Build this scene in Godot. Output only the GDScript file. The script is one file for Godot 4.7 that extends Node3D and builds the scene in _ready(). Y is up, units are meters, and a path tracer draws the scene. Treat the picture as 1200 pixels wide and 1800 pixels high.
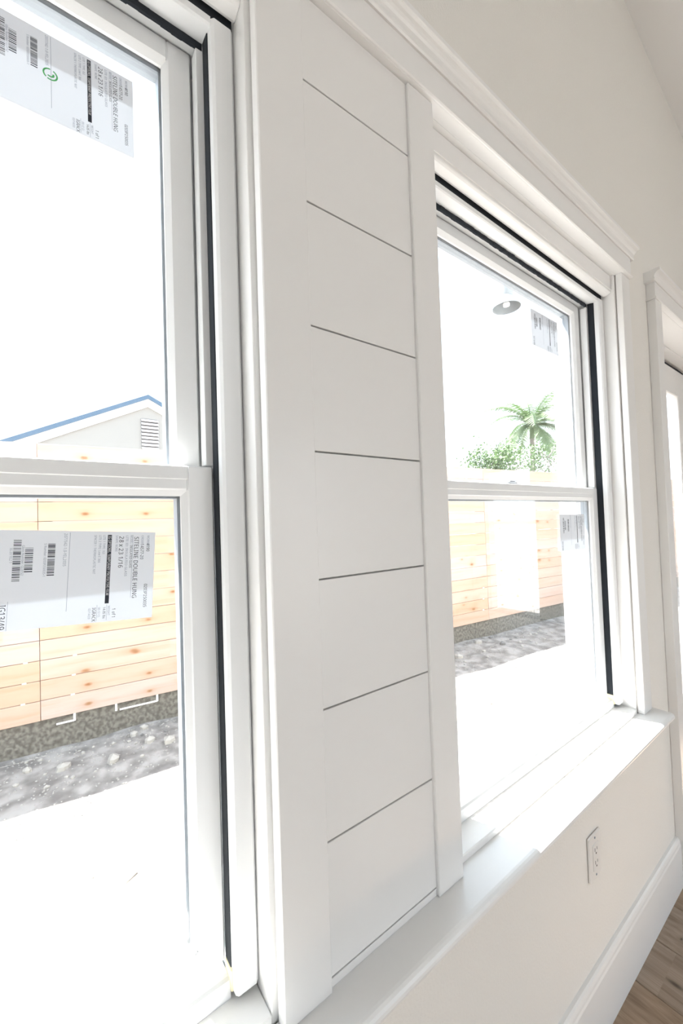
extends Node3D
# Heights below are measured from the lens (y = 0 at lens height); H lifts them so that the floor is y = 0.
const H := 1.37
const FLOOR := -1.37
const GROUND := -1.45
const WALL := -0.013          # room face of the window wall
const OUT := -0.19            # outer face of the window wall
var M := {}
var taken := {}
var rng := RandomNumberGenerator.new()

# ---------------------------------------------------------------- helpers
func numbered(called: String) -> String:
	taken[called] = taken.get(called, -1) + 1
	return called if taken[called] == 0 else "%s_%03d" % [called, taken[called]]

func tag(o: Node, label: String, category := "", group := "", kind := "") -> Node:
	if label: o.set_meta("label", label)
	if category: o.set_meta("category", category)
	if group: o.set_meta("group", group)
	if kind: o.set_meta("kind", kind)
	return o

func base(called: String, at := Vector3.ZERO) -> Node3D:
	var o := Node3D.new()
	o.name = numbered(called)
	add_child(o)
	o.position = at
	return o

func sub(called: String, parent: Node) -> Node3D:
	var o := Node3D.new()
	o.name = called
	parent.add_child(o, true)
	return o

func mb() -> SurfaceTool:
	var st := SurfaceTool.new()
	st.begin(Mesh.PRIMITIVE_TRIANGLES)
	return st

func build(st: SurfaceTool, called: String, m: Material, parent: Node = null) -> MeshInstance3D:
	var o := MeshInstance3D.new()
	o.mesh = st.commit()
	o.material_override = m
	if parent == null or parent == self:
		o.name = numbered(called)
		add_child(o)
	else:
		o.name = called
		parent.add_child(o, true)
	return o

func put(mesh: Mesh, called: String, m: Material, parent: Node, at: Vector3) -> MeshInstance3D:
	var o := MeshInstance3D.new()
	o.mesh = mesh
	o.material_override = m
	o.name = called
	o.position = at
	parent.add_child(o, true)
	return o

func tri(st: SurfaceTool, a: Vector3, b: Vector3, c: Vector3, out: Vector3, ua := Vector2.ZERO, ub := Vector2.ZERO, uc := Vector2.ZERO) -> void:
	var n := (c - a).cross(b - a)
	if n.length_squared() < 1e-18: return
	if n.dot(out) < 0.0:
		var t := b; b = c; c = t
		var tu := ub; ub = uc; uc = tu
		n = -n
	n = n.normalized()
	st.set_normal(n); st.set_uv(ua); st.add_vertex(a)
	st.set_normal(n); st.set_uv(ub); st.add_vertex(b)
	st.set_normal(n); st.set_uv(uc); st.add_vertex(c)

func quad(st: SurfaceTool, a: Vector3, b: Vector3, c: Vector3, d: Vector3, out: Vector3, u := [Vector2.ZERO, Vector2.ZERO, Vector2.ZERO, Vector2.ZERO]) -> void:
	tri(st, a, b, c, out, u[0], u[1], u[2])
	tri(st, a, c, d, out, u[0], u[2], u[3])

# chamfered box between two corners given with lens heights; uv runs along the longest sides in metres
func bx(st: SurfaceTool, x0: float, x1: float, y0: float, y1: float, z0: float, z1: float, v := 0.0, uo := Vector2.ZERO) -> SurfaceTool:
	var c := Vector3((x0 + x1) / 2, (y0 + y1) / 2 + H, (z0 + z1) / 2)
	return boxat(st, c, Vector3(absf(x1 - x0), absf(y1 - y0), absf(z1 - z0)) / 2, v, uo)

func boxat(st: SurfaceTool, c: Vector3, h: Vector3, v := 0.0, uo := Vector2.ZERO, t := Transform3D()) -> SurfaceTool:
	v = minf(v, 0.45 * 2.0 * minf(h.x, minf(h.y, h.z)))
	for ax in 3:
		var b1 := (ax + 1) % 3
		var b2 := (ax + 2) % 3
		for s in [-1.0, 1.0]:
			var p := []
			var us := []
			for q in [[-1, -1], [1, -1], [1, 1], [-1, 1]]:
				var w := Vector3.ZERO
				w[ax] = s * h[ax]; w[b1] = q[0] * (h[b1] - v); w[b2] = q[1] * (h[b2] - v)
				p.append(t * (c + w))
				us.append(uo + (Vector2(w.x, w.y) if ax == 2 else (Vector2(w.z, w.y) if ax == 0 else Vector2(w.x, w.z))))
			var n := Vector3.ZERO
			n[ax] = s
			quad(st, p[0], p[1], p[2], p[3], t.basis * n, us)
	if v > 0.0:
		for ax in 3:
			var b1 := (ax + 1) % 3
			var b2 := (ax + 2) % 3
			for s1 in [-1.0, 1.0]:
				for s2 in [-1.0, 1.0]:
					var p := []
					var us := []
					for q in [[-1, 0], [1, 0], [1, 1], [-1, 1]]:
						var w := Vector3.ZERO
						w[ax] = q[0] * (h[ax] - v)
						w[b1] = s1 * (h[b1] - (v if q[1] == 1 else 0.0))
						w[b2] = s2 * (h[b2] - (0.0 if q[1] == 1 else v))
						p.append(t * (c + w))
						us.append(uo + Vector2(w.x, w.y))
					var n := Vector3.ZERO
					n[b1] = s1; n[b2] = s2
					quad(st, p[0], p[1], p[2], p[3], t.basis * n, us)
		for sx in [-1.0, 1.0]:
			for sy in [-1.0, 1.0]:
				for sz in [-1.0, 1.0]:
					var s := Vector3(sx, sy, sz)
					var k := s * (h - Vector3(v, v, v))
					tri(st, t * (c + k + Vector3(sx * v, 0, 0)), t * (c + k + Vector3(0, sy * v, 0)), t * (c + k + Vector3(0, 0, sz * v)), t.basis * s)
	return st

# a profile of (z, y) points, counted round, swept along x with closed ends
func sweep_x(st: SurfaceTool, prof: Array, x0: float, x1: float) -> SurfaceTool:
	var n := prof.size()
	var cen := Vector2.ZERO
	for p in prof: cen += p / n
	var area := 0.0
	for i in n: area += prof[i].cross(prof[(i + 1) % n])
	for i in n:
		var a: Vector2 = prof[i]
		var b: Vector2 = prof[(i + 1) % n]
		var e := b - a
		var o := Vector2(e.y, -e.x) * signf(area)
		quad(st, Vector3(x0, a.y + H, a.x), Vector3(x1, a.y + H, a.x), Vector3(x1, b.y + H, b.x), Vector3(x0, b.y + H, b.x), Vector3(0, o.y, o.x), [Vector2(x0, a.y), Vector2(x1, a.y), Vector2(x1, b.y), Vector2(x0, b.y)])
	var idx := Geometry2D.triangulate_polygon(PackedVector2Array(prof))
	for i in range(0, idx.size(), 3):
		for xe in [x0, x1]:
			var q := []
			for k in 3:
				var p: Vector2 = prof[idx[i + k]]
				q.append(Vector3(xe, p.y + H, p.x))
			tri(st, q[0], q[1], q[2], Vector3(-1 if xe == x0 else 1, 0, 0))
	return st

# a polygon of (x, y) points extruded in z
func slab_z(st: SurfaceTool, poly: Array, z0: float, z1: float) -> SurfaceTool:
	var n := poly.size()
	var area := 0.0
	for i in n: area += poly[i].cross(poly[(i + 1) % n])
	for i in n:
		var a: Vector2 = poly[i]
		var b: Vector2 = poly[(i + 1) % n]
		var e := b - a
		var o := Vector2(e.y, -e.x) * signf(area)
		quad(st, Vector3(a.x, a.y + H, z0), Vector3(b.x, b.y + H, z0), Vector3(b.x, b.y + H, z1), Vector3(a.x, a.y + H, z1), Vector3(o.x, o.y, 0))
	var idx := Geometry2D.triangulate_polygon(PackedVector2Array(poly))
	for i in range(0, idx.size(), 3):
		for ze in [z0, z1]:
			var q := []
			for k in 3:
				var p: Vector2 = poly[idx[i + k]]
				q.append(Vector3(p.x, p.y + H, ze))
			tri(st, q[0], q[1], q[2], Vector3(0, 0, signf(ze - (z0 + z1) / 2)))
	return st

func tube(st: SurfaceTool, pts: Array, radii: Array, sides := 10) -> SurfaceTool:
	var rings := []
	for i in pts.size():
		var d: Vector3 = (pts[mini(i + 1, pts.size() - 1)] - pts[maxi(i - 1, 0)]).normalized()
		var a := d.cross(Vector3(0.31, 0.17, 0.93)).normalized()
		var b := d.cross(a)
		var ring := []
		for k in sides:
			var an := TAU * k / sides
			ring.append([pts[i] + (a * cos(an) + b * sin(an)) * radii[i], a * cos(an) + b * sin(an)])
		rings.append(ring)
	for i in pts.size() - 1:
		for k in sides:
			var k2 := (k + 1) % sides
			smooth_quad(st, rings[i][k], rings[i][k2], rings[i + 1][k2], rings[i + 1][k])
	for e in [0, pts.size() - 1]:
		for k in sides:
			tri(st, pts[e], rings[e][k][0], rings[e][(k + 1) % sides][0], pts[e] - pts[1 if e == 0 else e - 1])
	return st

func smooth_quad(st: SurfaceTool, a: Array, b: Array, c: Array, d: Array) -> void:
	for t in [[a, b, c], [a, c, d]]:
		var n: Vector3 = (t[2][0] - t[0][0]).cross(t[1][0] - t[0][0])
		var order: Array = [0, 1, 2] if n.dot(t[0][1]) >= 0.0 else [0, 2, 1]
		for k in order:
			st.set_normal(t[k][1].normalized()); st.set_uv(Vector2.ZERO); st.add_vertex(t[k][0])

# prof: (radius, height) from top to bottom round the y axis at c
func lathe(st: SurfaceTool, prof: Array, c: Vector3, sides := 32) -> SurfaceTool:
	for i in prof.size() - 1:
		var a: Vector2 = prof[i]
		var b: Vector2 = prof[i + 1]
		var e := b - a
		var o := Vector2(-e.y, e.x).normalized()
		for k in sides:
			var q := []
			for w in [[a, k], [a, k + 1], [b, k + 1], [b, k]]:
				var an: float = TAU * w[1] / sides
				q.append([c + Vector3(cos(an) * w[0].x, w[0].y, sin(an) * w[0].x), Vector3(cos(an) * o.x, o.y, sin(an) * o.x)])
			smooth_quad(st, q[0], q[1], q[2], q[3])
	return st

func mat(c: Color, rough := 0.6, metal := 0.0, spec := 0.5) -> StandardMaterial3D:
	var m := StandardMaterial3D.new()
	m.albedo_color = c
	m.roughness = rough
	m.metallic = metal
	m.metallic_specular = spec
	return m

func lin(r: float, g: float, b: float) -> Color:
	return Color(r, g, b).linear_to_srgb()

func noise_tex(freq: float, a: Color, b: Color, sd := 1, size := 512, oct := 4) -> NoiseTexture2D:
	var n := FastNoiseLite.new()
	n.seed = sd
	n.frequency = freq
	n.fractal_octaves = oct
	var t := NoiseTexture2D.new()
	t.width = size; t.height = size
	t.seamless = true
	t.noise = n
	var g := Gradient.new()
	g.set_color(0, a); g.set_color(1, b)
	g.set_offset(0, 0.25); g.set_offset(1, 0.75)
	t.color_ramp = g
	return t

func bump(m: StandardMaterial3D, freq: float, strength: float, scale: float, sd := 3) -> void:
	var n := FastNoiseLite.new()
	n.seed = sd
	n.frequency = freq
	var t := NoiseTexture2D.new()
	t.width = 256; t.height = 256
	t.seamless = true; t.as_normal_map = true; t.bump_strength = strength
	t.noise = n
	m.normal_enabled = true
	m.normal_texture = t
	m.uv1_triplanar = true
	m.uv1_world_triplanar = true
	m.uv1_scale = Vector3.ONE * scale

# wood grain picture: streaks along u, knots, tone
func wood_image(w: int, h: int, base_c: Color, dark: Color, light: Color, knots: int, knot_c: Color, sd: int, knot_r := 9.0) -> ImageTexture:
	var im := Image.create(w, h, false, Image.FORMAT_RGB8)
	var n1 := FastNoiseLite.new(); n1.seed = sd; n1.frequency = 0.02; n1.fractal_octaves = 3
	var n2 := FastNoiseLite.new(); n2.seed = sd + 7; n2.frequency = 0.06; n2.fractal_octaves = 2
	var r := RandomNumberGenerator.new(); r.seed = sd
	var kn := []
	for i in knots: kn.append(Vector3(r.randf() * w, r.randf() * h, r.randf_range(0.5, 1.1) * knot_r))
	for y in h:
		for x in w:
			var yy := float(y)
			var kdark := 0.0
			for k in kn:
				var dx: float = (x - k.x) / 1.7
				var dy: float = y - k.y
				var d := sqrt(dx * dx + dy * dy)
				if d < k.z * 5.0:
					yy += signf(dy) * k.z * 0.9 * exp(-d / (k.z * 1.3))
					kdark = maxf(kdark, clampf(1.25 - d / k.z, 0.0, 1.0) * 0.95 + 0.28 * exp(-d * d / (k.z * k.z * 5.0)))
			var g := n1.get_noise_2d(x * 0.10, yy * 1.6) * 0.9 + n2.get_noise_2d(x * 0.14, yy * 3.6) * 0.5
			var c := base_c.lerp(dark, clampf(g * 1.3, 0.0, 1.0)).lerp(light, clampf(-g * 1.3, 0.0, 1.0))
			im.set_pixel(x, y, c.lerp(knot_c, kdark))
	return ImageTexture.create_from_image(im)

# ---------------------------------------------------------------- scene
func _ready() -> void:
	rng.seed = 11
	# camera: level wide lens, turned right along the wall
	var cam := Camera3D.new()
	cam.name = "camera"
	add_child(cam)
	cam.position = Vector3(-0.31251, H, 0.48757)
	var yaw := deg_to_rad(36.4306)
	var pitch := deg_to_rad(1.4804)
	var roll := deg_to_rad(-1.9401)
	var fw := Vector3(sin(yaw) * cos(pitch), sin(pitch), -cos(yaw) * cos(pitch))
	var rt := Vector3(cos(yaw), 0, sin(yaw))
	var up := rt.cross(fw)
	var r2 := rt * cos(roll) + up * sin(roll)
	var u2 := -rt * sin(roll) + up * cos(roll)
	cam.basis = Basis(r2, u2, -fw)
	cam.keep_aspect = Camera3D.KEEP_HEIGHT
	cam.fov = rad_to_deg(2.0 * atan(900.0 / 700.0))
	cam.near = 0.02
	cam.far = 400.0
	cam.current = true
	# sky
	var env := Environment.new()
	env.background_mode = Environment.BG_SKY
	var sm := ProceduralSkyMaterial.new()
	sm.sky_top_color = Color(0.85, 0.93, 1.0)
	sm.sky_horizon_color = Color(0.97, 0.985, 1.0)
	sm.ground_bottom_color = Color(0.6, 0.58, 0.55)
	sm.ground_horizon_color = Color(0.9, 0.9, 0.9)
	sm.sky_energy_multiplier = 1.36
	sm.sun_angle_max = 2.0
	var sky := Sky.new()
	sky.sky_material = sm
	env.sky = sky
	env.tonemap_mode = Environment.TONE_MAPPER_LINEAR
	env.tonemap_exposure = 2.06
	env.sdfgi_enabled = true
	env.ssao_enabled = true
	env.ssil_enabled = true
	var we := WorldEnvironment.new()
	we.name = "world_environment"
	we.environment = env
	add_child(we)
	# sun: high, outside, slightly from the left
	var sun := DirectionalLight3D.new()
	sun.name = "sun"
	sun.light_color = Color(1.0, 0.99, 0.965)
	sun.light_energy = 9.0
	sun.light_angular_distance = 0.6
	sun.shadow_enabled = true
	add_child(sun)
	sun.look_at_from_position(Vector3.ZERO, Vector3(0.42, -2.82, 1.0), Vector3.UP)

	materials()
	room()
	trims()
	window_unit(1, -0.545)
	window_unit(2, 0.764)
	door()
	outlet()
	outdoors()
	stickers()

func materials() -> void:
	M.wall = mat(lin(0.82, 0.80, 0.76), 0.75)
	bump(M.wall, 0.05, 1.2, 9.0)
	M.ceil = mat(lin(0.88, 0.875, 0.865), 0.8)
	M.trim = mat(lin(0.86, 0.855, 0.845), 0.32)
	M.vinyl = mat(lin(0.855, 0.868, 0.875), 0.35)
	M.black = mat(lin(0.006, 0.009, 0.014), 0.8)
	M.pile = mat(lin(0.010, 0.014, 0.020), 0.9)
	M.foam = mat(lin(0.72, 0.66, 0.45), 0.9)
	M.spacer = mat(lin(0.27, 0.31, 0.35), 0.5)  # grey blue holds the painted shade at the sash edge
	M.outlet = mat(lin(0.84, 0.82, 0.79), 0.28)
	M.slot = mat(lin(0.05, 0.045, 0.04), 0.7)
	M.metal = mat(lin(0.115, 0.135, 0.15), 0.5, 0.1)
	M.lockmetal = mat(lin(0.30, 0.32, 0.35), 0.4, 0.6)
	M.paper = mat(lin(0.88, 0.89, 0.91), 0.6)
	M.paper.backlight_enabled = true
	M.paper.backlight = Color(0.62, 0.64, 0.66)
	M.ink = mat(lin(0.025, 0.03, 0.045), 0.7)
	M.grey_ink = mat(lin(0.33, 0.36, 0.42), 0.7)
	M.green_ink = mat(lin(0.10, 0.50, 0.16), 0.7)
	M.glass = StandardMaterial3D.new()
	M.glass.transparency = BaseMaterial3D.TRANSPARENCY_ALPHA
	M.glass.albedo_color = Color(0.95, 0.97, 0.98, 0.014)
	M.glass.roughness = 0.0
	M.glass.metallic_specular = 0.5
	# floor boards: several tones of one grain
	M.floor = []
	var ft := wood_image(768, 192, lin(0.34, 0.258, 0.195), lin(0.235, 0.172, 0.128), lin(0.42, 0.325, 0.25), 3, lin(0.12, 0.09, 0.065), 5, 7.0)
	for k in 4:
		var m := mat([Color(1, 1, 1), Color(0.92, 0.91, 0.90), Color(1.0, 0.97, 0.93), Color(0.88, 0.87, 0.86)][k], 0.5)
		m.albedo_texture = ft
		m.uv1_scale = Vector3(0.7, 4.6, 1)
		M.floor.append(m)
	# fence boards
	M.fence = []
	var wt := wood_image(1024, 256, lin(0.338, 0.256, 0.220), lin(0.322, 0.220, 0.170), lin(0.352, 0.277, 0.245), 13, lin(0.20, 0.10, 0.046), 21, 8.0)
	for k in 4:
		var m := mat([Color(1, 1, 1), Color(1.0, 0.96, 0.91), Color(0.98, 0.94, 0.86), Color(1, 0.985, 0.96)][k], 0.8)
		m.albedo_texture = wt
		m.uv1_scale = Vector3(0.42, 1.9, 1)
		M.fence.append(m)
	M.post = mat(lin(0.08, 0.078, 0.08), 0.8)
	M.kick = mat(Color(1, 1, 1), 0.95)
	M.kick.albedo_texture = noise_tex(0.02, lin(0.055, 0.052, 0.044), lin(0.135, 0.128, 0.112), 14, 512, 6)
	M.kick.uv1_triplanar = true
	M.kick.uv1_scale = Vector3.ONE * 2.6
	M.soil = mat(Color(1, 1, 1), 0.95)
	M.soil.albedo_texture = noise_tex(0.012, lin(0.115, 0.109, 0.105), lin(0.27, 0.259, 0.252), 4, 1024, 6)
	M.soil.uv1_triplanar = true
	M.soil.uv1_world_triplanar = true
	M.soil.uv1_scale = Vector3.ONE * 0.45
	M.stone = mat(lin(0.27, 0.262, 0.245), 0.9)
	M.gravel = mat(lin(0.25, 0.243, 0.232), 0.95)
	M.stone2 = mat(lin(0.12, 0.12, 0.12), 0.9)
	M.chip = mat(lin(0.70, 0.58, 0.42), 0.9)
	M.stucco = mat(lin(0.262, 0.257, 0.243), 0.9)
	M.exterior = mat(lin(0.72, 0.70, 0.67), 0.9)
	M.fascia = mat(lin(0.80, 0.80, 0.80), 0.7)
	M.shingle = mat(lin(0.07, 0.12, 0.18), 0.9)
	M.vent = mat(lin(0.45, 0.47, 0.50), 0.7)
	M.bark = mat(lin(0.22, 0.2, 0.19), 0.9)
	M.leaf = mat(lin(0.075, 0.12, 0.055), 0.7)
	M.leaf.backlight_enabled = true
	M.leaf.backlight = Color(0.16, 0.24, 0.09)
	M.palm = mat(lin(0.085, 0.13, 0.06), 0.6)
	M.palm.backlight_enabled = true
	M.palm.backlight = Color(0.16, 0.24, 0.1)

# ceiling height over the room (a low vault, its ridge running away from the window wall)
func ceil_y(x: float) -> float:
	return 2.185 - 0.19 * absf(x - 0.2)

const XL := -2.4
const XR := 4.95
const ZB := 3.1

func wall_column(st: SurfaceTool, xa: float, xb: float, y0: float, z0: float, z1: float) -> void:
	var poly := [Vector2(xa, y0), Vector2(xb, y0), Vector2(xb, ceil_y(xb))]
	if xa < 0.2 and xb > 0.2: poly.append(Vector2(0.2, ceil_y(0.2)))
	poly.append(Vector2(xa, ceil_y(xa)))
	slab_z(st, poly, z0, z1)

func room() -> void:
	# window wall with two window openings and a door opening
	var wall := base("wall_front", Vector3.ZERO)
	tag(wall, "warm white painted window wall with a shiplap strip", "wall", "", "structure")
	var st := mb()
	wall_column(st, XL, -1.02, FLOOR, OUT, WALL)
	bx(st, -1.02, -0.07, FLOOR, -0.668, OUT, WALL)
	wall_column(st, -1.02, -0.07, 0.815, OUT, WALL)
	wall_column(st, -0.07, 0.289, FLOOR, OUT, WALL)
	bx(st, 0.289, 1.239, FLOOR, -0.668, OUT, WALL)
	wall_column(st, 0.289, 1.239, 0.815, OUT, WALL)
	wall_column(st, 1.239, 1.59, FLOOR, OUT, WALL)
	wall_column(st, 1.59, 2.665, 0.815, OUT, WALL)
	wall_column(st, 2.665, XR, FLOOR, OUT, WALL)
	build(st, "drywall", M.wall, wall)
	# shiplap boards between the two casings
	var top := 0.801
	for k in 9:
		var hi := top if k == 0 else 0.6659 - 0.187 * (k - 1) - 0.0013
		var lo := -0.6565 if k == 8 else 0.6659 - 0.187 * k + 0.0013
		build(bx(mb(), 0.0, 0.2263, lo, hi, WALL, 0.0, 0.0006), "shiplap_board", M.trim, wall)
	# other walls
	st = mb()
	bx(st, XL - 0.15, XL, FLOOR, ceil_y(XL), OUT, ZB + 0.15)
	tag(build(st, "wall_left", M.wall), "plain warm white end wall on the left of the room", "wall", "", "structure")
	st = mb()
	bx(st, XR, XR + 0.15, FLOOR, ceil_y(XR), OUT, 2.08)
	bx(st, XR, XR + 0.15, FLOOR, ceil_y(XR), 2.79, ZB + 0.15)
	bx(st, XR, XR + 0.15, 0.66, ceil_y(XR), 2.08, 2.79)
	tag(build(st, "wall_right", M.wall), "warm white end wall on the right with an open doorway", "wall", "", "structure")
	st = mb()
	wall_column(st, XL, -2.2, FLOOR, ZB, ZB + 0.15)
	wall_column(st, -2.2, -0.95, 0.8, ZB, ZB + 0.15)  # unseen openings under these headers are added for fill light
	wall_column(st, -0.95, 1.2, FLOOR, ZB, ZB + 0.15)
	wall_column(st, 1.2, 2.4, 0.8, ZB, ZB + 0.15)
	wall_column(st, 2.4, XR, FLOOR, ZB, ZB + 0.15)
	tag(build(st, "wall_back", M.wall), "warm white back wall with two unseen openings added to light the room", "wall", "", "structure")
	# ceiling
	st = mb()
	slab_z(st, [Vector2(XL - 0.15, ceil_y(XL - 0.15)), Vector2(0.2, ceil_y(0.2)), Vector2(XR + 0.15, ceil_y(XR + 0.15)), Vector2(XR + 0.15, ceil_y(XR + 0.15) + 0.2), Vector2(0.2, ceil_y(0.2) + 0.2), Vector2(XL - 0.15, ceil_y(XL - 0.15) + 0.2)], OUT, ZB + 0.15)
	tag(build(st, "ceiling", M.ceil), "plain white sloped ceiling", "ceiling", "", "structure")
	# floor of wide boards that run away from the window wall
	var fl := base("floor", Vector3.ZERO)
	tag(fl, "grey brown wide plank floor", "floor", "", "structure")
	build(bx(mb(), XL - 0.15, XR + 0.15, FLOOR - 0.078, FLOOR - 0.012, OUT, ZB + 0.15), "subfloor", M.slot, fl)
	var pw := 0.182
	var variants := []
	for k in 4:
		variants.append(boxat(mb(), Vector3.ZERO, Vector3(pw / 2 - 0.0009, 0.006, 0.766), 0.0015).commit())
	var lengths := 1.534
	for k in 4:
		# boards lie with their grain along z
		var s2 := mb()
		var hh := Vector3(0.766, 0.006, pw / 2 - 0.0009)
		boxat(s2, Vector3.ZERO, hh, 0.0015, Vector2(0.37 * k, 0.21 * k))
		variants[k] = s2.commit()
	var nx := int(ceil((XR - XL) / pw))
	for i in nx:
		var off := rng.randf() * lengths
		var x := XL + pw * (i + 0.5)
		if x > XR - pw / 2: break
		for j in 5:
			var z := WALL + off - lengths / 2 + lengths * j
			if z + lengths / 2 < WALL + 0.1 or z - lengths / 2 > ZB - 0.1: continue
			var k := rng.randi() % 4
			var a := maxf(z - lengths / 2, WALL)
			var b := minf(z + lengths / 2, ZB)
			var o := put(variants[k], "plank", M.floor[rng.randi() % 4], fl, Vector3(x, 0.0 - 0.006, (a + b) / 2))
			o.rotation.y = PI / 2
			o.scale.x = (b - a - 0.002) / (lengths - 0.002)

func casing(n: int, x0: float, x1: float, y0: float, y1: float, z1: float, label: String) -> void:
	tag(build(bx(mb(), x0, x1, y0, y1, WALL, z1, 0.0016), "trim_%d" % n, M.trim), label, "trim", "", "structure")

func header(n: int, x0: float, x1: float, fz: float, label: String) -> void:
	var t := base("trim_%d" % n)
	tag(t, label, "trim", "", "structure")
	build(bx(mb(), x0, x1, 0.801, 0.870, WALL, fz, 0.0012), "frieze_board", M.trim, t)
	build(sweep_x(mb(), [Vector2(WALL, 0.8015), Vector2(fz + 0.002, 0.8015), Vector2(fz + 0.004, 0.8035), Vector2(fz + 0.004, 0.8065), Vector2(fz + 0.002, 0.809), Vector2(WALL, 0.809)], x0 - 0.006, x1 + 0.006), "fillet", M.trim, t)
	# cap: bead, cove and top fillet
	var prof := [Vector2(WALL, 0.866), Vector2(fz + 0.003, 0.866), Vector2(fz + 0.0055, 0.869), Vector2(fz + 0.0055, 0.872), Vector2(fz + 0.003, 0.8745)]
	for i in 7:
		var a := PI / 2 * i / 6.0
		prof.append(Vector2(fz + 0.004 + 0.016 * (1.0 - cos(a)), 0.876 + 0.018 * sin(a)))
	prof.append_array([Vector2(fz + 0.022, 0.895), Vector2(fz + 0.0225, 0.903), Vector2(fz + 0.021, 0.905), Vector2(WALL, 0.905)])
	build(sweep_x(mb(), prof, x0 - 0.02, x1 + 0.02), "cap_moulding", M.trim, t)

func trims() -> void:
	header(1, -1.085, 1.302, 0.0123, "long white header moulding with crown cap above both windows")
	casing(2, -1.082, -1.015, -0.6565, 0.801, 0.006, "white casing on the far side of the nearer window")
	casing(3, -0.0752, 0.0, -0.6565, 0.801, 0.006, "white casing between the nearer window and the shiplap")
	casing(4, 0.2263, 0.294, -0.6565, 0.801, 0.006, "white casing between the shiplap and the farther window")
	casing(5, 1.2343, 1.302, -0.6565, 0.801, 0.006, "white casing between the farther window and the door")
	# window stool with a rounded nose
	var prof := [Vector2(-0.0125, -0.6565), Vector2(0.052, -0.6565)]
	for i in 9:
		var a := PI / 2 - PI * i / 8.0
		prof.append(Vector2(0.052 + 0.011 * cos(a), -0.6675 + 0.011 * sin(a)))
	prof.append(Vector2(-0.0125, -0.6785))
	tag(build(sweep_x(mb(), prof, -1.10, 1.315), "trim_6", M.trim), "long white window stool with rounded front edge", "sill", "", "structure")
	# door
	header(7, 1.535, 2.72, 0.016, "white header moulding with crown cap above the door")
	casing(8, 1.535, 1.602, FLOOR, 0.801, 0.016, "white door casing nearest the windows")
	casing(9, 2.653, 2.72, FLOOR, 0.801, 0.016, "white door casing on the far side of the door")
	# baseboards
	var bp := [Vector2(WALL, FLOOR), Vector2(0.003, FLOOR), Vector2(0.003, -1.222), Vector2(0.001, -1.216), Vector2(0.0005, -1.208), Vector2(-0.002, -1.2), Vector2(-0.006, -1.196), Vector2(WALL, -1.195)]
	tag(build(sweep_x(mb(), bp, XL, 1.535), "baseboard_front", M.trim), "tall white baseboard below the windows", "baseboard", "", "structure")
	tag(build(sweep_x(mb(), bp, 2.72, XR), "baseboard_front", M.trim), "short white baseboard beyond the door", "baseboard", "", "structure")

func sash(parent: Node, called: String, xc: float, half: float, y0: float, y1: float, zf: float, zb: float, stile: float, rb: float, rt: float, bead: float, zg: float) -> Node3D:
	var s := sub(called, parent)
	for k in [-1.0, 1.0]:
		build(bx(mb(), xc + k * (half - stile), xc + k * half, y0, y1, zb, zf, 0.002), "stile", M.vinyl, s)
	build(bx(mb(), xc - half + stile, xc + half - stile, y0, y0 + rb, zb, zf, 0.002), "bottom_rail", M.vinyl, s)
	build(bx(mb(), xc - half + stile, xc + half - stile, y1 - rt, y1, zb, zf, 0.002), "top_rail", M.vinyl, s)
	# glazing bead: four sloped strips, mitred
	var st := mb()
	var a := half - stile
	var b := a - bead
	var ya := y0 + rb
	var yb := y1 - rt
	var o := [Vector3(xc - a, ya + H, zf - 0.002), Vector3(xc + a, ya + H, zf - 0.002), Vector3(xc + a, yb + H, zf - 0.002), Vector3(xc - a, yb + H, zf - 0.002)]
	var i := [Vector3(xc - b, ya + bead + H, zg + 0.004), Vector3(xc + b, ya + bead + H, zg + 0.004), Vector3(xc + b, yb - bead + H, zg + 0.004), Vector3(xc - b, yb - bead + H, zg + 0.004)]
	var g := [Vector3(xc - b, ya + bead + H, zg), Vector3(xc + b, ya + bead + H, zg), Vector3(xc + b, yb - bead + H, zg), Vector3(xc - b, yb - bead + H, zg)]
	var cen := Vector3(xc, (ya + yb) / 2 + H, 1.0)
	for k in 4:
		var n := (k + 1) % 4
		quad(st, o[k], o[n], i[n], i[k], cen - o[k])
		quad(st, i[k], i[n], g[n], g[k], Vector3(xc, (ya + yb) / 2 + H, i[k].z) - (i[k] + i[n]) / 2)
	build(st, "glazing_bead", M.vinyl, s)
	# spacer bar, deepened and greyed to paint the shade inside the sash edge
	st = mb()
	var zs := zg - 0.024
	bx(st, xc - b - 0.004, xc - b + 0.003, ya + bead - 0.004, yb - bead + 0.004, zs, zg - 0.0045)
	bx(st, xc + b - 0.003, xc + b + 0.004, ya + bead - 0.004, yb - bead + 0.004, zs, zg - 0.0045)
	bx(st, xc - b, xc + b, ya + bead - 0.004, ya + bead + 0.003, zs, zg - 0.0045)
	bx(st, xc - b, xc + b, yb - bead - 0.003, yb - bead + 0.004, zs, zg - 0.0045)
	build(st, "spacer_shade_bar", M.spacer, s)
	build(bx(mb(), xc - a + 0.001, xc + a - 0.001, ya + 0.001, yb - 0.001, zg - 0.004, zg), "glass", M.glass, s)
	return s

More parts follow.
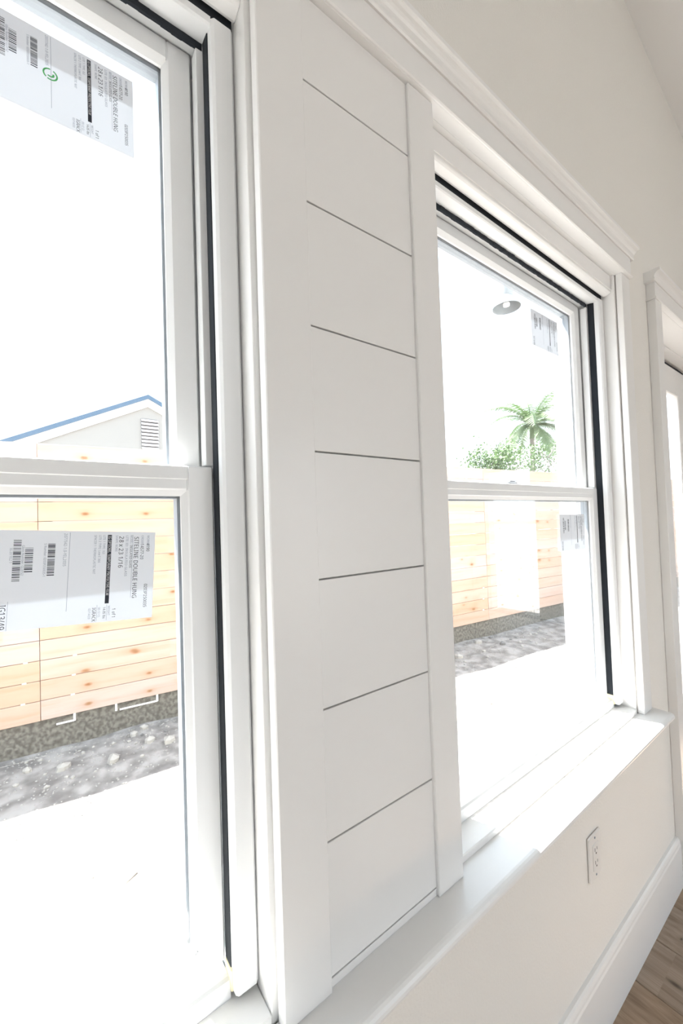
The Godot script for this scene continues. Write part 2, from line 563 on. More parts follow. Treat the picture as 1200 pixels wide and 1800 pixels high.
func window_unit(n: int, xc: float) -> void:
	var w := base("window_%d" % n)
	tag(w, "nearer double hung window on the left of the shiplap" if n == 1 else "farther double hung window beyond the shiplap", "window", "", "structure")
	for k in [-1.0, 1.0]:
		build(bx(mb(), xc + k * 0.462, xc + k * 0.474, -0.666, 0.801, -0.06, -0.0155, 0.001), "jamb_extension", M.trim, w)
		build(bx(mb(), xc + k * 0.428, xc + k * 0.4602, -0.634, 0.730, -0.165, -0.049, 0.004), "side_frame", M.vinyl, w)
		build(bx(mb(), xc + k * 0.4265, xc + k * 0.4295, -0.604, 0.7208, -0.0855, -0.066, 0.0005), "weatherstrip", M.pile, w)
		build(bx(mb(), xc + k * 0.4255, xc + k * 0.4295, -0.634, -0.604, -0.0855, -0.062, 0.0015), "foam_block", M.foam, w)
		build(bx(mb(), xc + k * 0.4165, xc + k * 0.4278, 0.0885, 0.7105, -0.106, -0.0865, 0.001), "track_liner", M.vinyl, w)
		build(bx(mb(), xc + k * 0.404, xc + k * 0.428, -0.62, 0.7213, -0.163, -0.1435, 0.001), "outer_stop", M.vinyl, w)
	build(bx(mb(), xc - 0.462, xc + 0.462, -0.666, -0.643, -0.14, -0.0125, 0.0018), "sill_board", M.trim, w)
	build(bx(mb(), xc - 0.474, xc + 0.474, 0.801, 0.814, -0.06, WALL, 0.0), "head_jamb", M.trim, w)
	# head board with a small bead at its lower edge
	var hb := [Vector2(-0.052, 0.8005), Vector2(-0.025, 0.8005), Vector2(-0.025, 0.7555), Vector2(-0.0235, 0.7545), Vector2(-0.0235, 0.7525), Vector2(-0.025, 0.7515), Vector2(-0.025, 0.7455), Vector2(-0.0265, 0.7435), Vector2(-0.030, 0.741), Vector2(-0.045, 0.7380), Vector2(-0.049, 0.7390), Vector2(-0.052, 0.745)]
	build(sweep_x(mb(), hb, xc - 0.4615, xc + 0.4615), "head_board", M.trim, w)
	build(bx(mb(), xc - 0.4602, xc + 0.4602, 0.7305, 0.750, -0.075, -0.0545), "head_gap_shade", M.black, w)  # black bar paints the shade in the gap below the head board
	build(sweep_x(mb(), [Vector2(-0.165, 0.7303), Vector2(-0.055, 0.7303), Vector2(-0.052, 0.728), Vector2(-0.052, 0.718), Vector2(-0.0545, 0.7155), Vector2(-0.086, 0.7215), Vector2(-0.165, 0.7215)], xc - 0.4278, xc + 0.4278), "head_frame", M.vinyl, w)
	# fuzzy pile strip under the head frame
	var st := mb()
	var seg := 60
	for i in seg:
		var xa := xc - 0.426 + 0.852 * i / seg
		bx(st, xa, xa + 0.852 / seg, 0.7110 + rng.randf_range(-0.0012, 0.0008), 0.7213, -0.0905, -0.086 + rng.randf_range(-0.0008, 0.0008))
	build(st, "pile_strip", M.pile, w)
	# frame sill with a rounded front
	var fs := [Vector2(-0.165, -0.645), Vector2(-0.066, -0.645), Vector2(-0.0645, -0.640), Vector2(-0.066, -0.628), Vector2(-0.069, -0.622), Vector2(-0.073, -0.6195), Vector2(-0.078, -0.619), Vector2(-0.165, -0.624)]
	build(sweep_x(mb(), fs, xc - 0.4255, xc + 0.4255), "frame_sill", M.vinyl, w)
	# outer brick mould
	for k in [-1.0, 1.0]:
		build(bx(mb(), xc + k * 0.428, xc + k * 0.52, -0.70, 0.79, OUT - 0.022, OUT + 0.024, 0.003), "outer_casing", M.vinyl, w)
	# sashes
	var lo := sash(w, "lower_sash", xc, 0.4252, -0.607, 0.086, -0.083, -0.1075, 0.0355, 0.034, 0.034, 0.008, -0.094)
	# raised lip along the meeting rail
	build(bx(mb(), xc - 0.39, xc + 0.39, 0.0665, 0.0855, -0.084, -0.0808, 0.0012), "rail_lip", M.vinyl, lo)
	var lk := xc - 0.085
	st = mb()
	bx(st, lk - 0.024, lk + 0.024, 0.086, 0.092, -0.104, -0.088, 0.002)
	bx(st, lk - 0.004, lk + 0.034, 0.092, 0.0965, -0.0995, -0.0925, 0.002)
	build(st, "sash_lock", M.lockmetal, lo)
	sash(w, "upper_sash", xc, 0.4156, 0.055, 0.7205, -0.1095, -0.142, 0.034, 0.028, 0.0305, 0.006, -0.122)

func door() -> void:
	var d := base("door_1")
	tag(d, "white glazed door set deep in its white jamb", "door", "", "structure")
	for k in [[1.590, 1.605], [2.650, 2.665]]:
		build(bx(mb(), k[0], k[1], FLOOR, 0.814, OUT, 0.0, 0.001), "jamb", M.trim, d)
	build(bx(mb(), 1.605, 2.65, 0.800, 0.814, OUT, 0.0, 0.001), "jamb", M.trim, d)
	build(bx(mb(), 1.605, 2.65, 0.793, 0.800, -0.15, -0.10, 0.001), "door_stop", M.trim, d)
	build(bx(mb(), 1.605, 2.65, 0.779, 0.7925, -0.185, -0.162), "weatherstrip", M.black, d)  # black strip fills the gap above the leaf to keep it dark
	# leaf: stiles and rails round one tall glass
	var z0 := -0.187
	var z1 := -0.16
	build(bx(mb(), 1.608, 1.75, -1.36, 0.782, z0, z1, 0.002), "stile", M.trim, d)
	build(bx(mb(), 2.50, 2.647, -1.36, 0.782, z0, z1, 0.002), "stile", M.trim, d)
	build(bx(mb(), 1.75, 2.50, 0.64, 0.782, z0, z1, 0.002), "top_rail", M.trim, d)
	build(bx(mb(), 1.75, 2.50, -1.36, -1.10, z0, z1, 0.002), "bottom_rail", M.trim, d)
	for k in [[1.75, 1.765, -1.10, 0.64], [2.485, 2.50, -1.10, 0.64], [1.765, 2.485, 0.625, 0.64], [1.765, 2.485, -1.10, -1.085]]:
		build(bx(mb(), k[0], k[1], k[2], k[3], z0 + 0.008, z1 + 0.008, 0.004), "glazing_bead", M.trim, d)
	build(bx(mb(), 1.76, 2.49, -1.09, 0.63, -0.176, -0.171), "glass", M.glass, d)
	build(tube(mb(), [Vector3(2.575, -0.36 + H, z1), Vector3(2.575, -0.36 + H, z1 + 0.055), Vector3(2.54, -0.36 + H, z1 + 0.06), Vector3(2.46, -0.36 + H, z1 + 0.06)], [0.012, 0.011, 0.010, 0.009]), "lever_handle", M.lockmetal, d)

func outlet() -> void:
	var o := base("wall_outlet", Vector3(0.862, -0.9195 + H, WALL))
	tag(o, "white duplex wall outlet on the wall below the farther window", "outlet")
	build(boxat(mb(), Vector3(0, 0, 0.003), Vector3(0.0365, 0.0585, 0.003), 0.0025), "cover_plate", M.outlet, o)
	var r := build(boxat(mb(), Vector3(0, 0, 0.0065), Vector3(0.0166, 0.0333, 0.0015), 0.0008), "receptacle", M.outlet, o)
	for s in [-1.0, 1.0]:
		var st := mb()
		boxat(st, Vector3(-0.0063, s * 0.0165 + 0.003, 0.008), Vector3(0.0009, 0.0045, 0.0003))
		boxat(st, Vector3(0.0063, s * 0.0165 + 0.003, 0.008), Vector3(0.0009, 0.0036, 0.0003))
		lathe_z(st, 0.0024, Vector3(0, s * 0.0165 - 0.0075, 0.0080), 0.0003)
		build(st, "slots", M.slot, r)
		build(lathe_z(mb(), 0.0028, Vector3(0, s * 0.048, 0.0062), 0.0008), "screw", M.spacer, o)

func lathe_z(st: SurfaceTool, r: float, c: Vector3, half: float) -> SurfaceTool:
	for k in 12:
		var a := TAU * k / 12.0
		var b := TAU * (k + 1) / 12.0
		var pa := Vector3(cos(a) * r, sin(a) * r, 0)
		var pb := Vector3(cos(b) * r, sin(b) * r, 0)
		tri(st, c + Vector3(0, 0, half), c + pa + Vector3(0, 0, half), c + pb + Vector3(0, 0, half), Vector3(0, 0, 1))
		quad(st, c + pa + Vector3(0, 0, half), c + pb + Vector3(0, 0, half), c + pb - Vector3(0, 0, half), c + pa - Vector3(0, 0, half), pa + pb)
	return st

# ---------------------------------------------------------------- outdoors
const FA := Vector2(-0.5732, -2.905)     # a point at the foot of the fence (x, z)
const FDIR := Vector2(0.99444, 0.10529)  # along the fence

func outdoors() -> void:
	# ground
	var gn := FastNoiseLite.new()
	gn.seed = 9; gn.frequency = 1.1; gn.fractal_octaves = 4
	var st := mb()
	var nx := 120
	var nz := 44
	var x0 := -4.0
	var x1 := 11.0
	var z0 := -4.3
	var z1 := -0.25
	var gh := func(x: float, z: float) -> float:
		var e: float = minf(minf(x - x0, x1 - x), minf(z - z0, z1 - z))
		return GROUND + H + gn.get_noise_2d(x, z) * 0.05 * clampf(e, 0.0, 0.5)
	for i in nx:
		for j in nz:
			var q := []
			for w in [[i, j], [i + 1, j], [i + 1, j + 1], [i, j + 1]]:
				var x: float = x0 + (x1 - x0) * w[0] / nx
				var z: float = z0 + (z1 - z0) * w[1] / nz
				q.append(Vector3(x, gh.call(x, z), z))
			quad(st, q[0], q[1], q[2], q[3], Vector3.UP)
	var R := 70.0
	var y := GROUND + H
	for p in [[-R, R, -R, z0], [-R, x0, z0, z1], [x1, R, z0, z1], [-R, R, z1, R]]:
		quad(st, Vector3(p[0], y, p[2]), Vector3(p[1], y, p[2]), Vector3(p[1], y, p[3]), Vector3(p[0], y, p[3]), Vector3.UP)
	tag(build(st, "ground", M.soil), "bare grey earth yard outside the windows", "ground", "", "structure")

	# fence of horizontal boards on posts
	var f := base("wooden_fence", Vector3(FA.x, GROUND + H, FA.y))
	f.rotation.y = -atan2(FDIR.y, FDIR.x)
	tag(f, "new horizontal board fence of pale knotty pine across the yard", "fence")
	var bh := 1.853 / 14.0
	var meshes := []
	for k in 6:
		meshes.append(boxat(mb(), Vector3.ZERO, Vector3(1.0985, bh / 2 - 0.0016, 0.010), 0.0015, Vector2(k * 1.17 + 0.3, k * 0.29)).commit())
	for row in 14:
		for seg in 9:
			var xs := -4.19 + 1.1 + seg * 2.2
			put(meshes[rng.randi() % 6], "board", M.fence[rng.randi() % 4], f, Vector3(xs, 0.2 + bh * (row + 0.5), rng.randf_range(-0.0015, 0.0015)))
	for seg in 10:
		var xp := -4.19 + seg * 2.2 + 0.022
		put(boxat(mb(), Vector3.ZERO, Vector3(0.045, 1.0, 0.045), 0.003).commit(), "post", M.post, f, Vector3(xp, 0.99, -0.083))
	put(boxat(mb(), Vector3.ZERO, Vector3(10.5, 0.145, 0.01), 0.004).commit(), "gravel_board", M.kick, f, Vector3(5.5, 0.08, -0.026))
	# white boxes beside the posts paint sunlight through gaps between and under the boards
	var sun_spot_box := boxat(mb(), Vector3.ZERO, Vector3(0.011, 0.0045, 0.003), 0.001).commit()
	for row in [1, 2, 3]:
		for px in [-0.10, 0.17]:
			for seg in [0.21, 2.41, 4.61]:
				put(sun_spot_box, "sun_spot", M.fascia, f, Vector3(seg + px + row * 0.008, 0.2 + bh * row, 0.0085))
	for sun_gap in [[0.645, 0.915], [0.27, 0.395]]:
		var hs := mb()
		boxat(hs, Vector3(sun_gap[1], 0.174, -0.010), Vector3(0.007, 0.028, 0.004), 0.001)
		boxat(hs, Vector3((sun_gap[0] + sun_gap[1]) / 2 + 0.01, 0.148, -0.012), Vector3((sun_gap[1] - sun_gap[0]) / 2 - 0.012, 0.005, 0.004), 0.001)
		if sun_gap[0] > 0.5: boxat(hs, Vector3(sun_gap[0], 0.174, -0.010), Vector3(0.007, 0.028, 0.004), 0.001)
		build(hs, "sun_gap_strip", M.fascia, f)  # white strips paint the light showing under the lowest board

	# stones in the shade of the fence
	var shapes := []
	for k in 5:
		shapes.append(stone_mesh(k))
	var n := 0
	var used := []
	while n < 130:
		var along := rng.randf_range(-0.5, 1.5) if rng.randf() < 0.62 else rng.randf_range(2.4, 5.4)
		var away := rng.randf_range(0.06, 0.5) if n > 20 else rng.randf_range(0.08, 0.42)
		var p := FA + FDIR * along + Vector2(-FDIR.y, FDIR.x) * away
		var big := rng.randf_range(0.028, 0.055) if n < 24 else rng.randf_range(0.009, 0.024)
		var clash := false
		for q in used:
			if Vector2(q.x, q.y).distance_to(p) < q.z + big * 1.15: clash = true
		if clash: continue
		used.append(Vector3(p.x, p.y, big * 1.15))
		var o := MeshInstance3D.new()
		o.mesh = shapes[rng.randi() % 5]
		o.material_override = M.stone if rng.randf() < 0.7 else M.stone2
		o.name = numbered("stone")
		add_child(o)
		o.position = Vector3(p.x, gh.call(p.x, p.y) + big * 0.18, p.y)
		o.rotation.y = rng.randf() * TAU
		o.scale = Vector3(big, big * 0.6, big * 0.8)
		var side := "nearer" if along < 2.0 else "farther"
		tag(o, "%s stone in the fence's shade seen through the %s window" % ["fist sized rough" if n < 24 else "small", side], "stone", "%s stones seen through the %s window" % ["larger" if n < 24 else "small", side])
		n += 1
	# fine gravel between them
	var mm := MultiMesh.new()
	mm.transform_format = MultiMesh.TRANSFORM_3D
	mm.mesh = shapes[1]
	mm.instance_count = 4500
	for i in 4500:
		var p := FA + FDIR * rng.randf_range(-1.2, 7.5) + Vector2(-FDIR.y, FDIR.x) * (0.02 + 0.9 * pow(rng.randf(), 1.3))
		var g := rng.randf_range(0.003, 0.009)
		mm.set_instance_transform(i, Transform3D(Basis.from_euler(Vector3(0, rng.randf() * TAU, 0)).scaled_local(Vector3(g, g * 0.7, g)), Vector3(p.x, gh.call(p.x, p.y) + g * 0.2, p.y)))
	var gi := MultiMeshInstance3D.new()
	gi.multimesh = mm
	gi.material_override = M.gravel
	gi.name = "gravel"
	add_child(gi)
	tag(gi, "fine loose gravel scattered along the fence", "gravel", "", "stuff")
	# pale wood chips lying on the sunlit ground
	var k := 0
	for c in [[Vector3(-0.204, 0, -1.534), "pale wood chip on the sunlit ground, left of two"], [Vector3(-0.056, 0, -1.429), "pale wood chip on the sunlit ground, right of two"], [Vector3(2.570, 0, -1.617), "pale wood chip seen low through the farther window, farthest of three"], [Vector3(2.526, 0, -1.453), "pale wood chip seen low through the farther window, middle of three"], [Vector3(2.471, 0, -1.367), "pale wood chip seen low through the farther window, nearest of three"]]:
		var at: Vector3 = c[0]
		var o := build(boxat(mb(), Vector3.ZERO, Vector3(0.03, 0.006, 0.012), 0.003, Vector2.ZERO, Transform3D(Basis.from_euler(Vector3(0.2, 0.5 * k, 0.1)), Vector3.ZERO)), "wood_chip", M.chip)
		o.position = Vector3(at.x, gh.call(at.x, at.z) + 0.006, at.z)
		tag(o, c[1], "wood chip")
		k += 1

	neighbour_house()
	palm_tree()
	tree("leafy_tree", Vector3(12.75, GROUND + H, -8.0), 4.35, 0.75, 4200, "bushy green tree beyond the fence", 2.3)
	tree("leafy_tree", Vector3(14.9, GROUND + H, -8.3), 4.2, 0.55, 900, "thin sparse tree beyond the fence beside the bushy one", 2.6)
	tree("leafy_tree", Vector3(17.2, GROUND + H, -8.0), 4.5, 0.9, 3000, "green tree beyond the fence nearest the palm trunk", 2.4)
	barn_lamp()

func stone_mesh(sd: int) -> ArrayMesh:
	var r := RandomNumberGenerator.new()
	r.seed = 40 + sd
	var pts := []
	for i in 4:
		var row := []
		var la := lerpf(PI / 2, -PI / 2, i / 3.0)
		for k in 7:
			var an := TAU * k / 7.0 + r.randf_range(-0.2, 0.2)
			var rad := r.randf_range(0.75, 1.1)
			row.append(Vector3(cos(la) * cos(an), sin(la), cos(la) * sin(an)) * rad)
		pts.append(row)
	var st := mb()
	for i in 3:
		for k in 7:
			var a: Vector3 = pts[0][0] if i == 0 else pts[i][k]
			var b: Vector3 = pts[0][0] if i == 0 else pts[i][(k + 1) % 7]
			var c: Vector3 = pts[3][0] if i == 2 else pts[i + 1][(k + 1) % 7]
			var d: Vector3 = pts[3][0] if i == 2 else pts[i + 1][k]
			quad(st, a, b, c, d, a + b + c + d)
	return st.commit()

func neighbour_house() -> void:
	var h := base("neighbour_house", Vector3(1.5, GROUND + H, -9.0))
	tag(h, "cream gabled house with blue grey roof edge beyond the fence", "house")
	var pk := 2.95          # lens height of the ridge
	var sl := 0.5
	var hw := 5.2
	var t := Transform3D(Basis(), -h.position)
	var st := mb()
	var wallst := mb()
	slab_z(wallst, [Vector2(1.5 - hw + 0.5, GROUND), Vector2(1.5 + hw - 0.5, GROUND), Vector2(1.5 + hw - 0.5, pk - 0.2 - sl * (hw - 0.5)), Vector2(1.5, pk - 0.2), Vector2(1.5 - hw + 0.5, pk - 0.2 - sl * (hw - 0.5))], -19.0, -9.05)
	var o := build(wallst, "wall", M.stucco, h); o.transform = t
	for s in [-1.0, 1.0]:
		st = mb()
		slab_z(st, [Vector2(1.5, pk), Vector2(1.5 + s * hw, pk - sl * hw), Vector2(1.5 + s * hw, pk - sl * hw - 0.09), Vector2(1.5, pk - 0.09)], -19.3, -8.96)
		o = build(st, "roof_slope", M.shingle, h); o.transform = t
		st = mb()
		slab_z(st, [Vector2(1.5, pk - 0.091), Vector2(1.5 + s * hw, pk - 0.091 - sl * hw), Vector2(1.5 + s * hw, pk - 0.26 - sl * hw), Vector2(1.5, pk - 0.26)], -9.04, -9.0)
		o = build(st, "barge_board", M.fascia, h); o.transform = t
	var v := sub("gable_vent", h)
	st = mb()
	bx(st, 1.36, 1.70, 1.55, 2.42, -9.05, -9.035)
	o = build(st, "backing", M.post, v); o.transform = t
	for k in 11:
		var yy := 1.60 + 0.077 * k
		st = mb()
		sweep_x(st, [Vector2(-9.035, yy + 0.035), Vector2(-8.995, yy - 0.012), Vector2(-8.99, yy - 0.008), Vector2(-9.03, yy + 0.040)], 1.36, 1.70)
		o = build(st, "slat", M.fascia, v); o.transform = t

func palm_tree() -> void:
	var foot := Vector3(23.4, GROUND + H, -12.0)
	var p := base("palm_tree", foot)
	tag(p, "tall feathery palm tree far beyond the fence", "palm tree")
	var top := Vector3(0.15, 6.15, 0)
	build(tube(mb(), [Vector3.ZERO, Vector3(0.05, 2.2, 0), Vector3(0.1, 4.5, 0), top], [0.20, 0.16, 0.14, 0.13]), "trunk", M.bark, p)
	build(tube(mb(), [top, top + Vector3(0.02, 0.5, 0), top + Vector3(0.05, 1.0, 0)], [0.14, 0.13, 0.05]), "crown_shaft", M.palm, p)
	var r := RandomNumberGenerator.new()
	r.seed = 77
	for k in 30:
		var an := TAU * k / 30.0 * 2.6 + r.randf_range(-0.2, 0.2)
		var rise := r.randf_range(-0.1, 1.25)
		var ln := r.randf_range(2.8, 3.9)
		var dirh := Vector3(cos(an), 0, sin(an))
		var st := mb()
		var prev := top + Vector3(0, 0.8, 0)
		var v := (dirh * cos(rise) + Vector3.UP * sin(rise)).normalized()
		var ns := 12
		var spine := [prev]
		for i in ns:
			v = (v + Vector3(0, -0.16, 0)).normalized()
			prev = prev + v * ln / ns
			spine.append(prev)
		var rad := []
		for i in spine.size(): rad.append(lerpf(0.025, 0.006, float(i) / ns))
		tube(st, spine, rad, 4)
		for i in range(2, spine.size()):
			var d: Vector3 = (spine[i] - spine[i - 1]).normalized()
			var side := d.cross(Vector3.UP).normalized()
			for s in [-1.0, 1.0]:
				for q in 4:
					var at: Vector3 = spine[i - 1].lerp(spine[i], q / 4.0)
					var ll := 0.85 * sin(PI * clampf((i + q / 4.0) / (ns + 1.0), 0.08, 0.97)) + 0.08
					var tip: Vector3 = at + side * s * ll * 0.75 + d * ll * 0.45 + Vector3(0, -0.28 * ll + r.randf_range(-0.08, 0.08), 0)
					tri(st, at - d * 0.034, at + d * 0.034, tip, Vector3.UP)
		build(st, "frond", M.palm, p)

func tree(called: String, foot: Vector3, height: float, spread: float, leaves: int, label: String, crown_from: float) -> void:
	var t := base(called, foot)
	tag(t, label, "tree", "trees beyond the fence")
	var r := RandomNumberGenerator.new()
	r.seed = int(foot.x * 100.0)
	var st := mb()
	var tips := []
	tube(st, [Vector3.ZERO, Vector3(0.04, height * 0.4, 0.02), Vector3(-0.03, height * 0.8, 0)], [0.09, 0.06, 0.025], 7)
	for k in 14:
		var y := lerpf(crown_from * 0.8, height * 0.9, r.randf())
		var an := r.randf() * TAU
		var e := Vector3(cos(an) * spread * r.randf_range(0.5, 1.0), y + r.randf_range(0.2, 0.5), sin(an) * spread * r.randf_range(0.5, 1.0))
		tube(st, [Vector3(0.02, y, 0), e * Vector3(0.5, 1, 0.5) - Vector3(0, 0.1, 0), e], [0.03, 0.02, 0.008], 5)
		tips.append(e)
	build(st, "trunk", M.bark, t)
	st = mb()
	for k in leaves:
		var c: Vector3 = tips[r.randi() % tips.size()] + Vector3(r.randfn(), r.randfn(), r.randfn()) * 0.22
		c.y = clampf(c.y, crown_from, height)
		var a := Vector3(r.randfn(), r.randfn(), r.randfn()).normalized()
		var b := a.cross(Vector3(r.randfn(), r.randfn(), r.randfn())).normalized()
		var l := r.randf_range(0.07, 0.14)
		var m1 := c + a * l * 0.5 + b * l * 0.28
		var m2 := c + a * l * 0.5 - b * l * 0.28
		var nn := a.cross(b)
		quad(st, c, m1, c + a * l, m2, nn if nn.y > 0 else -nn)
	build(st, "foliage", M.leaf, t)

func barn_lamp() -> void:
	var at := Vector3(2.147, 1.382 + H, -0.93)
	var l := base("barn_lamp", Vector3(2.147, 1.50 + H, OUT))
	tag(l, "small grey barn lamp on a gooseneck, seen outside through the farther window", "lamp")
	var c := at - l.position
	# shade
	var prof := [Vector2(0.0, 0.135), Vector2(0.036, 0.135), Vector2(0.044, 0.130), Vector2(0.046, 0.070), Vector2(0.050, 0.062), Vector2(0.062, 0.048), Vector2(0.076, 0.026), Vector2(0.085, 0.004), Vector2(0.089, 0.0), Vector2(0.088, -0.003), Vector2(0.083, 0.002), Vector2(0.073, 0.024), Vector2(0.058, 0.044), Vector2(0.042, 0.058), Vector2(0.0, 0.060)]
	build(lathe(mb(), prof, c), "shade", M.metal, l)
	build(lathe(mb(), [Vector2(0.0, 0.05), Vector2(0.012, 0.05), Vector2(0.014, 0.03), Vector2(0.022, 0.016), Vector2(0.020, 0.002), Vector2(0.0, -0.004)], c + Vector3(0, 0.01, 0), 20), "bulb", M.fascia, l)
	var pts := [Vector3(0, 0, -0.01)]
	for i in 15:
		var a := i / 14.0
		pts.append(Vector3(c.x, 0, -0.02).lerp(c + Vector3(0, 0.134, 0), a) * Vector3(1, 1, 1) + Vector3(0, 0.20 * sin(PI * a) * (1.0 - 0.2 * a), 0.0))
	pts[pts.size() - 2] = c + Vector3(0, 0.165, 0.0)
	pts[pts.size() - 3] = c + Vector3(0, 0.20, 0.015)
	var rad := []
	for i in pts.size(): rad.append(0.007)
	build(tube(mb(), pts, rad, 12), "gooseneck_arm", M.metal, l)
	build(lathe_z(mb(), 0.06, Vector3(0, 0, -0.008), 0.008), "wall_plate", M.metal, l)

# ---------------------------------------------------------------- window labels
func add_text(st: SurfaceTool, s: String, u: float, v: float, size: float, width := 0.0) -> void:
	# u: metres along the reading direction (down), v: metres from the label's top edge (its right side); letters lie flat
	var f := SystemFont.new()
	f.font_names = PackedStringArray(["Droid Sans"])
	var tm := TextMesh.new()
	tm.font = f
	tm.text = s
	tm.font_size = 32
	tm.pixel_size = size / 32.0
	tm.depth = 0.00006
	tm.curve_step = 3.0
	tm.horizontal_alignment = HORIZONTAL_ALIGNMENT_LEFT
	tm.vertical_alignment = VERTICAL_ALIGNMENT_CENTER
	var k := 1.0
	if width > 0.0: k = width / tm.get_aabb().size.x
	# reading direction is -y, letter tops point to +x
	var b := Basis(Vector3(0, -1, 0) * k, Vector3(1, 0, 0), Vector3(0, 0, 1))
	st.append_from(tm, 0, Transform3D(b, Vector3(-v, -u, 0.00016)))

func bar(st: SurfaceTool, v0: float, v1: float, u0: float, u1: float) -> void:
	boxat(st, Vector3(-(v0 + v1) / 2, -(u0 + u1) / 2, 0.00013), Vector3((v1 - v0) / 2, (u1 - u0) / 2, 0.00003))

func barcode(st: SurfaceTool, v0: float, v1: float, u0: float, u1: float, sd: int) -> void:
	var r := RandomNumberGenerator.new()
	r.seed = sd
	var u := u0
	while u < u1:
		var w := [0.0004, 0.0004, 0.0008, 0.0012][r.randi() % 4] as float
		bar(st, v0, v1, u, minf(u + w, u1))
		u += w + ([0.0005, 0.0005, 0.0009, 0.0014][r.randi() % 4] as float)

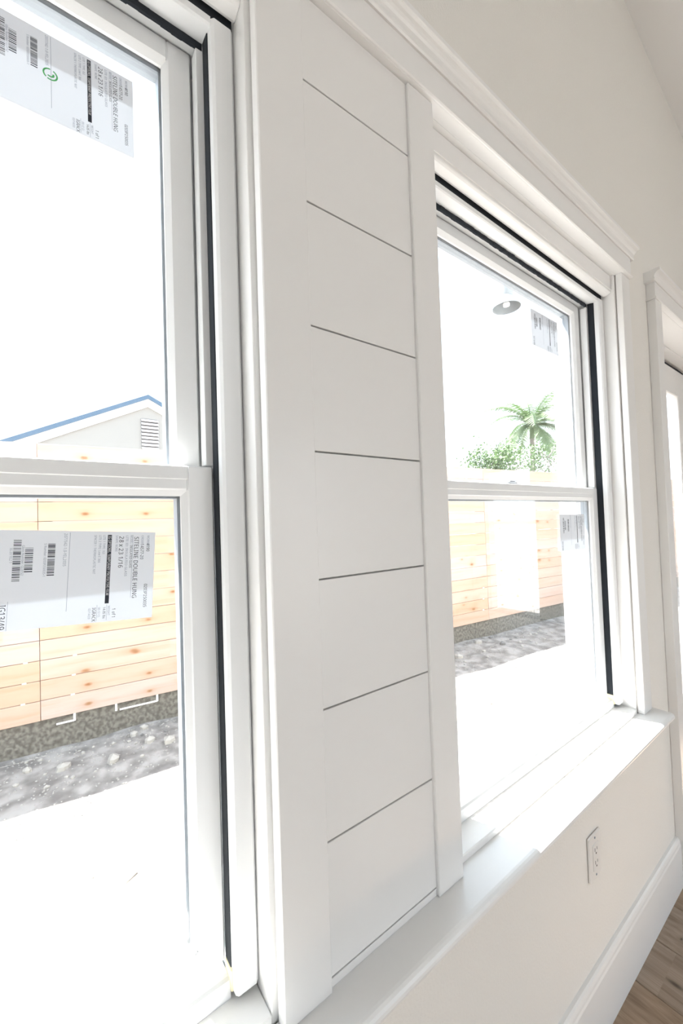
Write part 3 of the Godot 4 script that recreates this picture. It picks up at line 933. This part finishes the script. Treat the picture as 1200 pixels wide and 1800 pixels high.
func make_label() -> Node3D:
	# origin at the upper right corner of the hung label: x = -v, y = -u
	var o := Node3D.new()
	var W := 0.168
	var L := 0.1125
	var sh := mb()
	boxat(sh, Vector3(-W / 2, -L / 2, 0.00005), Vector3(W / 2, L / 2, 0.00005))
	build(sh, "sheet", M.paper, o)
	var st := mb()
	add_text(st, "4190", 0.0145, 0.0085, 0.0050)
	add_text(st, "14577-20", 0.0150, 0.0155, 0.0050)
	add_text(st, "0203P250035", 0.0680, 0.0095, 0.0050, 0.0300)
	add_text(st, "SITELINE DOUBLE HUNG", 0.0060, 0.0226, 0.0068, 0.0790)
	add_text(st, "28 x 23 1/16", 0.0056, 0.0400, 0.0068, 0.0400)
	add_text(st, "1 of 1", 0.0965, 0.0450, 0.0048)
	add_text(st, "IGRACK", 0.0940, 0.0665, 0.0050)
	add_text(st, "14.05 lbs", 0.0940, 0.0555, 0.0036)
	add_text(st, "INSULATED GLASS", 0.0170, 0.0284, 0.0036)
	add_text(st, "IG13/49", 0.0830, 0.1540, 0.0085, 0.0270)
	build(st, "printed_text", M.ink, o)
	for c in [[0.1085, 0.1155, 0.0150, 0.0530, 3], [0.1290, 0.1365, 0.0200, 0.0480, 4], [0.1400, 0.1470, 0.0110, 0.0580, 5]]:
		st = mb()
		barcode(st, c[0], c[1], c[2], c[3], c[4])
		build(st, "barcode", M.ink, o)
	st = mb()
	bar(st, 0.0265, 0.0268, 0.0040, 0.0850)
	bar(st, 0.0526, 0.0529, 0.0910, 0.1105)
	bar(st, 0.0632, 0.0635, 0.0910, 0.1105)
	bar(st, 0.0945, 0.0949, 0.0020, 0.0960)
	bar(st, 0.1488, 0.1491, 0.0800, 0.1120)
	build(st, "ruled_lines", M.grey_ink, o)
	st = mb()
	add_text(st, "WORKID", 0.0042, 0.0085, 0.0036)
	add_text(st, "ORDER", 0.0042, 0.0155, 0.0036)
	add_text(st, "MODEL:", 0.0040, 0.0284, 0.0034)
	add_text(st, "LITE ID: INSULATED GLASS", 0.0045, 0.0335, 0.0036, 0.0520)
	add_text(st, "SHAPE: NONE", 0.0045, 0.0452, 0.0034)
	add_text(st, "LITE 1 TYPE: IGI", 0.0045, 0.0590, 0.0034)
	add_text(st, "LITE 2 TYPE: Low E 366", 0.0045, 0.0635, 0.0034)
	add_text(st, "SPACER 1 THERMOPLASTIC NXT", 0.0045, 0.0685, 0.0034)
	add_text(st, "WEIGHT", 0.0930, 0.0505, 0.0032)
	add_text(st, "00-12 CL", 0.0940, 0.0610, 0.0032)
	add_text(st, "02/14/20", 0.0945, 0.0712, 0.0032)
	add_text(st, "2077342-1.0-YEL,2035", 0.0030, 0.0990, 0.0040, 0.0390)
	add_text(st, "S Number: 0203P250035-1", 0.0150, 0.1180, 0.0030, 0.0380)
	add_text(st, "Glass Number: GL0152", 0.0170, 0.1382, 0.0028, 0.0340)
	add_text(st, "IG 20 10.2 1", 0.0200, 0.1488, 0.0028)
	build(st, "fine_print", M.grey_ink, o)
	st = mb()
	bar(st, 0.0508, 0.0552, 0.0042, 0.0900)
	var bb := build(st, "black_bar", M.ink, o)
	st = mb()
	add_text(st, "IG OPTIONS, TEMPORARY PROTECTIVE FILM", 0.0055, 0.0530, 0.0040, 0.0740)
	var bt := build(st, "bar_text", M.paper, bb)
	bt.position.z = 0.00005
	return o

func stickers() -> void:
	var proto := make_label()
	var spots := [
		[Vector3(-0.1960, -0.0050, -0.0938), 3.4, "white printed glazing label on the nearer window's lower pane"],
		[Vector3(-0.2075, 0.6385, -0.1218), 0.0, "white printed glazing label with green emblem on the nearer window's upper pane"],
		[Vector3(1.1060, -0.0010, -0.0938), 1.0, "small looking white glazing label on the farther window's lower pane"],
		[Vector3(1.0450, 0.6330, -0.1218), 0.0, "faint white glazing label on the farther window's upper pane"]]
	for i in spots.size():
		var o: Node3D = proto if i == 0 else proto.duplicate()
		o.name = numbered("glazing_label")
		add_child(o)
		o.position = spots[i][0] + Vector3(0, H, 0.0001)
		o.rotation_degrees.z = -spots[i][1]
		tag(o, spots[i][2], "label", "printed labels stuck on the window panes")
		if i == 1:
			var st := mb()
			var c := Vector3(-0.0955, -0.052, 0.00016)
			for k in 28:
				if k in [5, 6, 18]: continue
				var a := TAU * k / 28.0
				var b := TAU * (k + 1) / 28.0
				var e := Vector2(0.0080, 0.0075)
				quad(st, c + Vector3(cos(a) * e.x, sin(a) * e.y, 0), c + Vector3(cos(b) * e.x, sin(b) * e.y, 0), c + Vector3(cos(b) * e.x * 0.78, sin(b) * e.y * 0.78, 0), c + Vector3(cos(a) * e.x * 0.78, sin(a) * e.y * 0.78, 0), Vector3(0, 0, 1))
			for k in 10:
				var a := lerpf(-2.4, 0.6, k / 10.0)
				var b := lerpf(-2.4, 0.6, (k + 1) / 10.0)
				quad(st, c + Vector3(cos(a), sin(a) * 0.8, 0) * 0.0045, c + Vector3(cos(b), sin(b) * 0.8, 0) * 0.0045, c + Vector3(cos(b), sin(b) * 0.8, 0) * 0.0022, c + Vector3(cos(a), sin(a) * 0.8, 0) * 0.0022, Vector3(0, 0, 1))
			build(st, "green_emblem", M.green_ink, o)
